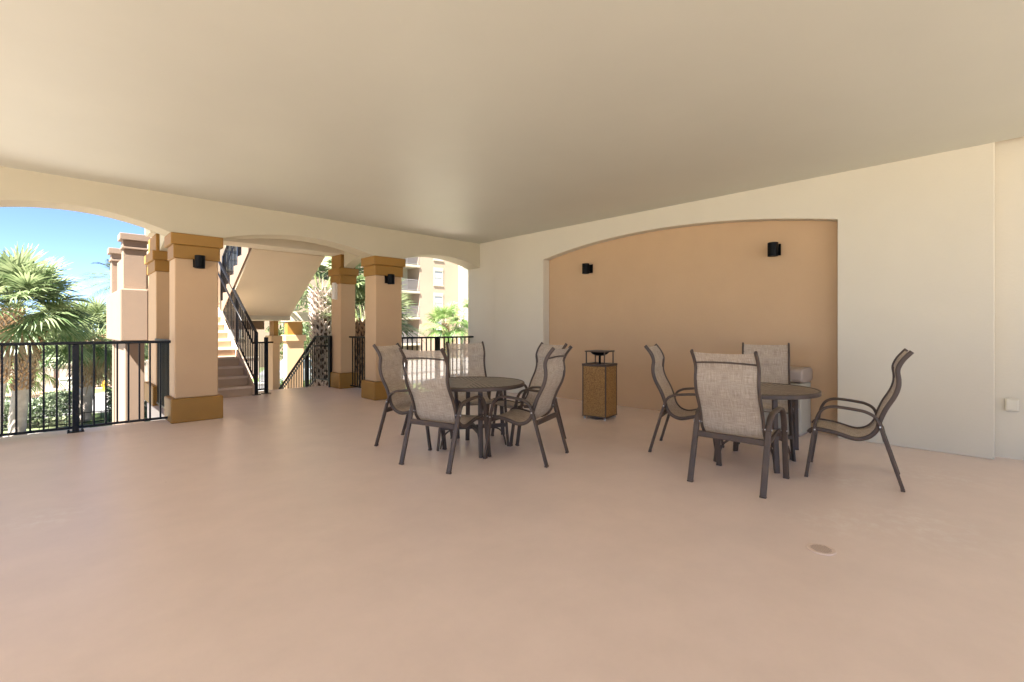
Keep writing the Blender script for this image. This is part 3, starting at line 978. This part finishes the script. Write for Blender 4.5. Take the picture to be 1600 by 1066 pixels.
# ------------------------------------------------------------------ palms
def fan_frond(mb, st_mb, c, az, el, lp, lf, rnd, nl=30, droop=0.35, tone=0.5, wdt=0.022):
    d = Vector((math.cos(az) * math.cos(el), math.sin(az) * math.cos(el), math.sin(el)))
    c = Vector(c)
    # petiole: bends down with length
    pts = []
    for i in range(5):
        q = i / 4
        pts.append(c + d * (lp * q) + Vector((0, 0, -droop * 0.25 * lp * q * q)))
    st_mb.sweep(pts, 0.022, 0.014, None, 4, 2, caps=False, taper=[1.3, 1.1, 1, .9, .7])
    e = pts[-1]
    d = (pts[-1] - pts[-2]).normalized()
    s = d.cross(Vector((0, 0, 1)))
    if s.length < 1e-3: s = Vector((1, 0, 0))
    s.normalize()
    roll = rnd.uniform(-.5, .5)
    n0 = s.cross(d).normalized()
    s = (s * math.cos(roll) + n0 * math.sin(roll)).normalized()
    n0 = s.cross(d).normalized()
    for k in range(nl):
        a = -1.95 + 3.9 * k / (nl - 1) + rnd.uniform(-.03, .03)
        cup = 0.25 * (1 - abs(a) / 2.0)
        dr = (d * math.cos(a) + s * math.sin(a) + n0 * rnd.uniform(-.05, .12)).normalized()
        ln = lf * (0.62 + 0.38 * math.cos(a * 0.75)) * rnd.uniform(.9, 1.06)
        st0 = e + d * (0.16 * lf * max(0, math.cos(a)))
        wv = dr.cross(n0).normalized()
        g = droop * ln * rnd.uniform(.7, 1.25)
        P = []
        for q, ww in ((0.0, 0.45), (0.4, 1.0), (0.72, 0.75), (1.0, 0.06)):
            p = st0 + dr * (ln * q) + Vector((0, 0, -g * q ** 2.6))
            P.append((p - wv * (wdt * ww), p + wv * (wdt * ww)))
        tn = min(1, max(0, tone + rnd.uniform(-.25, .25)))
        for (a1, b1), (a2, b2) in zip(P, P[1:]):
            mb.face((a1, b1, b2, a2), tn)

def boots(mb, axis, z0, z1, r, rnd, size=0.15, m=8, dz=0.085):
    """old leaf bases spiralling up the trunk; axis(z) -> centre"""
    row = 0
    z = z0
    while z < z1:
        c = axis(z)
        up = (axis(z + 0.05) - c).normalized()
        for j in range(m):
            a = 2 * PI * (j + 0.5 * (row % 2)) / m + rnd.uniform(-.08, .08)
            o = Vector((math.cos(a), math.sin(a), 0))
            tv = Vector((-o.y, o.x, 0))
            b = c + o * (r * 0.82) + up * rnd.uniform(-.02, .02)
            ln = size * rnd.uniform(.8, 1.2)
            for sg in (-1, 1):
                # each boot is split in two prongs spreading to the sides
                t_ = (up * 0.80 + o * 0.38 + tv * (sg * 0.42)).normalized()
                p0 = b + tv * (sg * 0.012)
                p1 = p0 + t_ * ln * 0.6
                p2 = p0 + t_ * ln + o * 0.015
                mb.sweep([p0, p1, p2], 0.060, 0.022, tv, 4, 4, taper=[1.1, .85, .45])
        z += dz * rnd.uniform(.92, 1.08)
        row += 1

def fan_palm(label, base, top, rad, crown_r, seed, nf=34, boot_from=0.45, boot_m=None, name="fan_palm", frond=None, bsize=0.15, bm_=8, elmin=-0.9, elmax=1.35, nl=30, boot_on=True, aim=None, group=None, wdt=0.022, droop=.4):
    rnd = random.Random(seed)
    base = Vector(base); top = Vector(top)
    t = thing(name, label, "palm tree", tuple(base), world=True, group=group)
    H = top.z - base.z
    def axis(z):
        q = (z - base.z) / H
        c = base.lerp(top, max(0, min(1.1, q)))
        bend = (top - base); bend.z = 0
        return Vector((base.x + bend.x * q * q, base.y + bend.y * q * q, z))
    zb = base.z + H * boot_from
    tr = MB()
    n = 26
    pts = [axis(base.z + H * i / n) for i in range(n + 1)]
    tp = [(1.25 if i == 0 else 1.0) * (1 + 0.05 * (i % 2)) for i in range(n + 1)]
    tr.sweep(pts, rad * 2, rad * 2, (1, 0, 0), 14, 2, taper=tp)
    trunk = tr.build("trunk", M_gtrunk if boot_from > 0.05 else M_core, t, smooth=True)
    if boot_on:
        b = MB()
        boots(b, axis, zb, top.z - 0.02, rad * 1.15, rnd, bsize, bm_)
        b.build("leaf_boots", boot_m or M_boot, trunk)
    cr = MB(); sm = MB()
    for i in range(nf):
        f = (i + 0.5) / nf
        el = elmax + (elmin - elmax) * f ** 0.9 + rnd.uniform(-.12, .12)
        az = i * 2.39996 + rnd.uniform(-.25, .25)
        if aim: az = aim[0] + (az % (2 * PI) - PI) * aim[1]
        c = top + Vector((math.cos(az), math.sin(az), 0)) * rad * 0.6 + Vector((0, 0, (0.5 - f) * 0.25))
        k = rnd.uniform(.85, 1.1)
        fan_frond(cr, sm, c, az, el, crown_r * 0.52 * k, crown_r * 0.56 * k, rnd, nl, droop * (0.7 + f * .9), 0.75 - 0.5 * f, wdt)
    cr.build("crown", frond or M_frond, t, recalc=False)
    if boot_on and nf > 30:
        dd = MB(); d2 = MB()
        for i in range(6):
            fan_frond(dd, d2, top - Vector((0, 0, .1)), i * 1.05 + seed, -.95 + rnd.uniform(-.2, .2), crown_r * .42, crown_r * .5, rnd, 22, .5, .5, wdt)
        dd.build("dead_fronds", M_dead, t, recalc=False)
        d2.build("dead_petioles", M_boot, t)
    sm.build("petioles", M_stem, t)
    return t
G1 = "fan palms in the garden"
fan_palm("large fan palm with tall crown at the far left edge beyond the railing", (-1.05, 18.2, GZ), (-0.66, 18.15, 1.75), 0.19, 1.55, 11, nf=62, group=G1, droop=.24, elmin=-.3, wdt=.027)
fan_palm("fan palm with leaning booted trunk, second from the left beyond the railing", (-0.62, 18.9, GZ), (-0.22, 19.2, 1.15), 0.18, 1.25, 12, nf=22, group=G1, elmax=.9, elmin=-.3, droop=.3)
fan_palm("fan palm with pale lower trunk behind the railing post, drooping crown", (0.85, 21.05, GZ), (1.15, 21.2, 0.95), 0.185, 1.5, 13, nf=46, boot_from=0.40, group=G1, elmax=1.1, elmin=-.4, droop=.3, wdt=.026)
fan_palm("big palm with a criss-cross booted trunk beside the descending stairs", (4.86, 11.6, GZ), (4.80, 11.6, 2.15), 0.235, 1.5, 14, nf=26, boot_from=0.0, boot_m=M_bootg, bsize=0.20, bm_=9, group=G1, elmin=.05, elmax=1.45, droop=.25, aim=(.45, .55))
fan_palm("fan palm close behind the sconce pillar with fronds on both sides", (5.20, 10.3, GZ), (5.20, 10.3, 1.35), 0.20, 1.25, 15, nf=26, boot_from=0.0, boot_m=M_boot, bsize=0.16, bm_=9, group=G1, elmin=.0, elmax=1.45, droop=.2, aim=(.45, .6))
fan_palm("distant fan palm before the apartment building seen through the right arch", (17.2, 23.2, GZ), (17.0, 23.2, 1.5), 0.17, 1.35, 16, nf=30, group=G1, frond=M_frond2, droop=.3, elmin=-.5)
fan_palm("slim distant palm right of the other one before the apartment building", (18.6, 23.6, GZ), (18.7, 23.7, 2.2), 0.08, 1.0, 17, nf=9, group=G1, frond=M_frond2, boot_on=False)
fan_palm("small bright green palm beside the teal street sign", (-0.85, 28.9, GZ), (-0.75, 28.9, -0.4), 0.07, 1.2, 18, nf=18, frond=M_frond2, boot_on=False, group=G1)

def feather_palm(label, base, top, rad, L, seed, nf=26):
    rnd = random.Random(seed)
    base = Vector(base); top = Vector(top)
    t = thing("feather_palm", label, "palm tree", tuple(base), world=True)
    MB().sweep([base.lerp(top, i / 12) for i in range(13)], rad * 2, rad * 2, (1, 0, 0), 12, 2, taper=[1.3] + [1 + .06 * (i % 2) for i in range(12)]).build("trunk", M_gtrunk, t, smooth=True)
    cr = MB()
    for i in range(nf):
        f = (i + .5) / nf
        el = 1.3 - 1.7 * f + rnd.uniform(-.1, .1)
        az = i * 2.39996
        d = Vector((math.cos(az) * math.cos(el), math.sin(az) * math.cos(el), math.sin(el)))
        s = Vector((-math.sin(az), math.cos(az), 0))
        n = 34
        for k in range(3, n):
            q = k / n
            p = top + d * (L * q) + Vector((0, 0, -0.55 * L * q * q))
            for sg in (-1, 1):
                ln = L * 0.22 * math.sin(PI * min(1, q * 0.9 + .12)) + 0.08
                dv = (s * sg * .8 + d * .55 + Vector((0, 0, rnd.uniform(-.35, .05)))).normalized()
                e = p + dv * ln + Vector((0, 0, -.15 * ln))
                wv = d * 0.02
                cr.face((p - wv, p + wv, e), 0.5 + rnd.uniform(-.4, .4))
    cr.build("crown", M_date, t, recalc=False)
feather_palm("far feather palm rising behind the stair tower piers", (2.55, 31.4, GZ), (2.85, 31.2, 3.6), 0.17, 2.6, 21)

# ------------------------------------------------------------------ hedges, shrubs, trees
def leaf_cloud(mb, rnd, n, sampler, size, flat=0.0):
    for _ in range(n):
        p, tn = sampler(rnd)
        u = Vector((rnd.gauss(0, 1), rnd.gauss(0, 1), rnd.gauss(0, 1))).normalized()
        v = u.cross(Vector((rnd.gauss(0, 1), rnd.gauss(0, 1), rnd.gauss(0, 1)))).normalized()
        s = size * rnd.uniform(.6, 1.3)
        mb.face((p - u * s, p + v * s * .5, p + u * s, p - v * s * .5), tn)

def hedge(label, x0, x1, y0, y1, z1, n, seed, m=M_hedge):
    rnd = random.Random(seed)
    t = thing("hedge", label, "hedge", ((x0 + x1) / 2, (y0 + y1) / 2, GZ), world=True, group="clipped hedges in the garden")
    mb = MB()
    ph = [rnd.uniform(0, 6) for _ in range(6)]
    def sm(r):
        x = r.uniform(x0, x1); y = r.uniform(y0, y1)
        top = z1 + .08 * math.sin(x * 2.3 + ph[0]) + .06 * math.sin(x * 5.1 + ph[1]) + .05 * math.sin(y * 4 + ph[2])
        z = GZ + .03 + (top - GZ) * (r.random() ** .55)
        bul = .1 * math.sin(x * 3.1 + ph[3] + z * 4)
        return Vector((x, y + bul, z)), r.random()
    leaf_cloud(mb, rnd, n, sm, 0.055)
    mb.build("foliage", m, t, recalc=False)
    st_ = MB()
    for i in range(int((x1 - x0) / .25)):
        x = x0 + .12 + i * .25; y = rnd.uniform(y0 + .2, y1 - .2)
        st_.sweep([(x, y, GZ), (x + rnd.uniform(-.1, .1), y, z1 - .2)], 0.03, 0.03, (1, 0, 0), 5, 2)
    st_.build("stems", M_bark, t)
hedge("pale variegated hedge behind the left half of the long railing", -2.6, 0.55, 20.3, 21.7, -0.95, 7000, 31)
hedge("pale variegated hedge right of the railing post, before the stair tower", 1.45, 3.2, 20.6, 22.0, -0.85, 4500, 32)
hedge("low green hedge along the foot of the beige garden wall", 1.0, 3.4, 31.2, 31.9, -1.05, 2500, 33, M_leaf)
hedge("green hedge in the garden seen through the descending stair railing", 5.6, 9.5, 16.2, 17.4, -0.5, 5000, 34, M_leaf)

def tree(label, x, y, z0, h, r, seed, m=M_leaf, n=3500, group="trees behind the garden wall", size=0.11):
    rnd = random.Random(seed)
    t = thing("tree", label, "tree", (x, y, z0), world=True, group=group)
    tr = MB()
    tr.sweep([(x, y, z0), (x + .05, y, z0 + h * .3), (x + .1, y + .05, z0 + h * .55)], .26, .26, (1, 0, 0), 9, 2, taper=[1.2, .9, .6])
    blobs = []
    for i in range(16):
        a = rnd.uniform(0, 2 * PI); q = rnd.random() ** .5 * r
        bz = z0 + h * rnd.uniform(.42, .95)
        k = 1 - .5 * abs((bz - z0) / h - .6)
        b = Vector((x + math.cos(a) * q * k, y + math.sin(a) * q * k, bz))
        blobs.append((b, rnd.uniform(.28, .5) * r, rnd.random()))
        tr.sweep([(x + .08, y + .03, z0 + h * .4), tuple((Vector((x, y, z0 + h * .45)) + b) / 2), tuple(b)], .08, .08, (1, 0, 0), 5, 2, taper=[1, .7, .3])
    tr.build("trunk", M_bark, t, smooth=True)
    mb = MB()
    def sm(rn):
        b, br, tn = rn.choice(blobs)
        d = Vector((rn.gauss(0, 1), rn.gauss(0, 1), rn.gauss(0, .8))).normalized() * br * rn.random() ** .4
        return b + d, max(0, min(1, tn + rn.uniform(-.3, .3)))
    leaf_cloud(mb, rnd, n, sm, size)
    mb.build("crown", m, t, recalc=False)
tl = [(-6.5, 35.5, 3.4, 2.0, M_leafg, "grey green tree behind the beige wall, at the far left edge"),
      (-3.6, 36.5, 3.0, 1.9, M_leaf, "dark green tree behind the beige wall, between the leaning palm and sign"),
      (-1.0, 35.2, 2.9, 1.7, M_leafg, "grey green tree behind the beige wall, above the teal sign"),
      (1.2, 36.2, 3.1, 1.8, M_leafg, "grey green tree behind the beige wall, left of the railing post"),
      (3.6, 35.3, 3.2, 1.9, M_leaf, "dark green tree behind the beige wall, right of the railing post"),
      (6.4, 36.8, 3.6, 2.1, M_leaf, "green tree behind the beige wall, hidden mostly by the stair tower"),
      (2.4, 43.0, 4.2, 3.0, M_leaf, "taller pale tree far behind the beige wall")]
for i, (x, y, h, r, m, lab) in enumerate(tl):
    tree(lab, x, y, GZ, h, r, 50 + i, m)
tree("tree in the far garden left of the apartment building", 14.5, 34.0, GZ, 6.0, 2.6, 61, M_leaf, group="garden trees by the drive")
tree("shrubby tree seen between the low pillars by the parked car", 11.0, 31.5, GZ, 3.2, 1.6, 62, M_leaf, n=2500, group="garden trees by the drive")

# ------------------------------------------------------------------ garden wall, hydrant, sign, box, car
gw = thing("garden_wall", "long beige wall across the far side of the street", "wall", (0, 32.6, GZ), world=True)
MB().box(-30, 9.5, 32.5, 32.7, GZ, -0.62).build("wall_panel", M_gwall, gw)
MB().box(-30, 9.5, 32.46, 32.74, -0.62, -0.54).build("coping", M_gwall, gw)
for x in (-8, -4, 0, 4, 8):
    MB().box(x - .18, x + .18, 32.42, 32.78, GZ, -0.50).build("post", M_gwall, gw)
hy_ = thing("fire_hydrant", "yellow fire hydrant on the grass by the street", "fire hydrant", (1.9, 29.6, GZ + .108))
hy_.scale = (0.8, 0.8, 0.8)
MB().lathe([(0, 0), (.14, 0), (.14, .04), (.10, .05), (.095, .36), (.12, .37), (.12, .41), (.095, .43), (.085, .49), (.05, .54), (.02, .56), (0, .56)], 20).build("barrel", M_yellow, hy_)
MB().sweep([(-.17, 0, .30), (.17, 0, .30)], .085, .085, (0, 1, 0), 12, 2).build("side_nozzle", M_yellow, hy_)
MB().sweep([(0, -.17, .27), (0, 0, .27)], .11, .11, (1, 0, 0), 12, 2).build("pumper_nozzle", M_yellow, hy_)
MB().lathe([(.02, .56), (.02, .60), (0, .60)], 6).build("operating_nut", M_yellow, hy_)
sg = thing("street_sign", "small teal street name sign on a slim post by the kerb", "sign", (-0.62, 27.9, GZ + .116), R(10))
MB().sweep([(0, 0, 0), (0, 0, 1.62)], .05, .05, (1, 0, 0), 10, 2).build("post", M_steel, sg)
MB().box(-.26, .26, -.03, -.022, 1.45, 1.61).build("sign_plate", M_teal, sg)
ub = thing("utility_box", "low white utility box on the bed behind the railing post", "utility box", (0.62, 30.9, GZ + .104))
MB().box(-.30, .30, -.25, .25, 0.0, .10).build("plinth", M_conc, ub)
MB().box(-.26, .26, -.21, .21, .10, .52).build("cabinet", M_white, ub, bevel=.02)
MB().box(-.28, .28, -.23, .23, .52, .57).build("lid", M_white, ub, bevel=.01)
lf = thing("low_fence", "low black wire fence in front of the pale hedge", "fence", (0.5, 20.0, GZ), world=True)
for zz in (GZ + .08, GZ + .38):
    MB().box(-3, 3.2, 19.99, 20.01, zz, zz + .02).build("rail", M_rail, lf)
for i in range(32):
    x = -3 + i * .2
    MB().box(x - .008, x + .008, 19.992, 20.008, GZ, GZ + .42).build("picket", M_rail, lf)

def car(loc, rz, label):
    t = thing("parked_car", label, "car", loc, rz)
    body = [(-2.2, .35), (-2.25, .75), (-1.95, .95), (-1.25, 1.02), (1.0, .98), (2.0, .86), (2.2, .70), (2.22, .35)]
    MB().prism(body, 'y', -.88, .88).build("body", M_car, t, bevel=.06, seg=3)
    cab = [(-1.75, .97), (-1.15, 1.42), (.25, 1.44), (1.05, .96)]
    MB().prism(cab, 'y', -.74, .74).build("cabin", M_glass, t, bevel=.05, seg=3)
    MB().prism([(-1.2, 1.405), (-1.1, 1.46), (.2, 1.475), (.35, 1.40)], 'y', -.70, .70).build("roof", M_car, t, bevel=.02)
    for x in (-1.4, 1.4):
        for s in (-1, 1):
            wh = MB().sweep([(x, s * .70, .33), (x, s * .89, .33)], .66, .66, (1, 0, 0), 24, 2).build("wheel", M_tyre, t)
            MB().sweep([(x, s * .87, .33), (x, s * .905, .33)], .40, .40, (1, 0, 0), 20, 2).build("rim", M_steel, wh)
    for s in (-1, 1):
        MB().box(2.14, 2.225, s * .62 - .16, s * .62 + .16, .62, .74).build("headlight", M_white, t, bevel=.02)
car((9.8, 28.2 - 3.0, GZ + .006), R(0), "silver car parked on the street, glimpsed between the low pillars")

# ------------------------------------------------------------------ apartment building in the distance
ap = thing("apartment_building", "peach apartment block with balconies and grey windows seen through the right arch", "building", (27, 44, GZ), world=True)
YF = 40.0
MB().box(26.2, 31.0, YF, YF + 12, GZ, 15).build("wall", M_peach2, ap)
MB().box(6.0, 22.4, YF + .3, YF + 12, GZ, 15).build("wall", M_peach2, ap)
MB().box(22.4, 26.2, YF + 2.2, YF + 12, GZ, 15).build("wall", M_ivory, ap)
MB().box(31.0, 34.0, YF - .8, YF + 12, GZ, 15).build("corner_tower", M_ivory, ap)
MB().box(30.7, 34.3, YF - 1.1, YF - .8, GZ, 1.1).build("porch_wall", M_peach, ap)
MB().box(5.6, 34.4, YF - 1.0, YF + 12.4, 15, 15.5).build("roof", M_paver, ap)
for i, zc in enumerate((-0.9 + 2.2, 3.85, 6.4, 8.95, 11.5)):
    for xc in (28.45, 10.0, 14.0, 18.5):
        yf = YF if xc > 26 else YF + .3
        fr = MB().box(xc - .62, xc + .62, yf - .07, yf, zc - .86, zc - .74).box(xc - .58, xc + .58, yf - .06, yf, zc + .66, zc + 1.02).box(xc - .58, xc - .47, yf - .05, yf, zc - .74, zc + .66).box(xc + .47, xc + .58, yf - .05, yf, zc - .74, zc + .66).build("window", M_ivory, ap)
        MB().box(xc - .47, xc + .47, yf - .012, yf + .02, zc - .74, zc + .66).build("pane", M_blind, fr)
        MB().box(xc - .47, xc + .47, yf - .03, yf - .012, zc - .03, zc + .03).build("mullion", M_ivory, fr)
    # balcony
    zs = zc - 1.5
    MB().box(22.4, 26.2, YF - .1, YF + 2.2, zs - .22, zs).build("balcony_slab", M_ivory, ap)
    rl = MB().box(22.4, 26.2, YF - .02, YF + .02, zs + 1.05, zs + 1.1).box(22.4, 26.2, YF - .02, YF + .02, zs + .08, zs + .12)
    for k in range(32):
        x = 22.45 + k * .12
        rl.box(x - .012, x + .012, YF - .012, YF + .012, zs + .12, zs + 1.05)
    rl.build("balcony_railing", M_brail, ap)
    dfr = MB().box(23.6, 24.9, YF + 2.14, YF + 2.2, zs, zs + 2.1).build("balcony_door", M_ivory, ap)
    MB().box(23.75, 24.75, YF + 2.12, YF + 2.14, zs + .1, zs + 2.0).build("pane", M_glass, dfr)
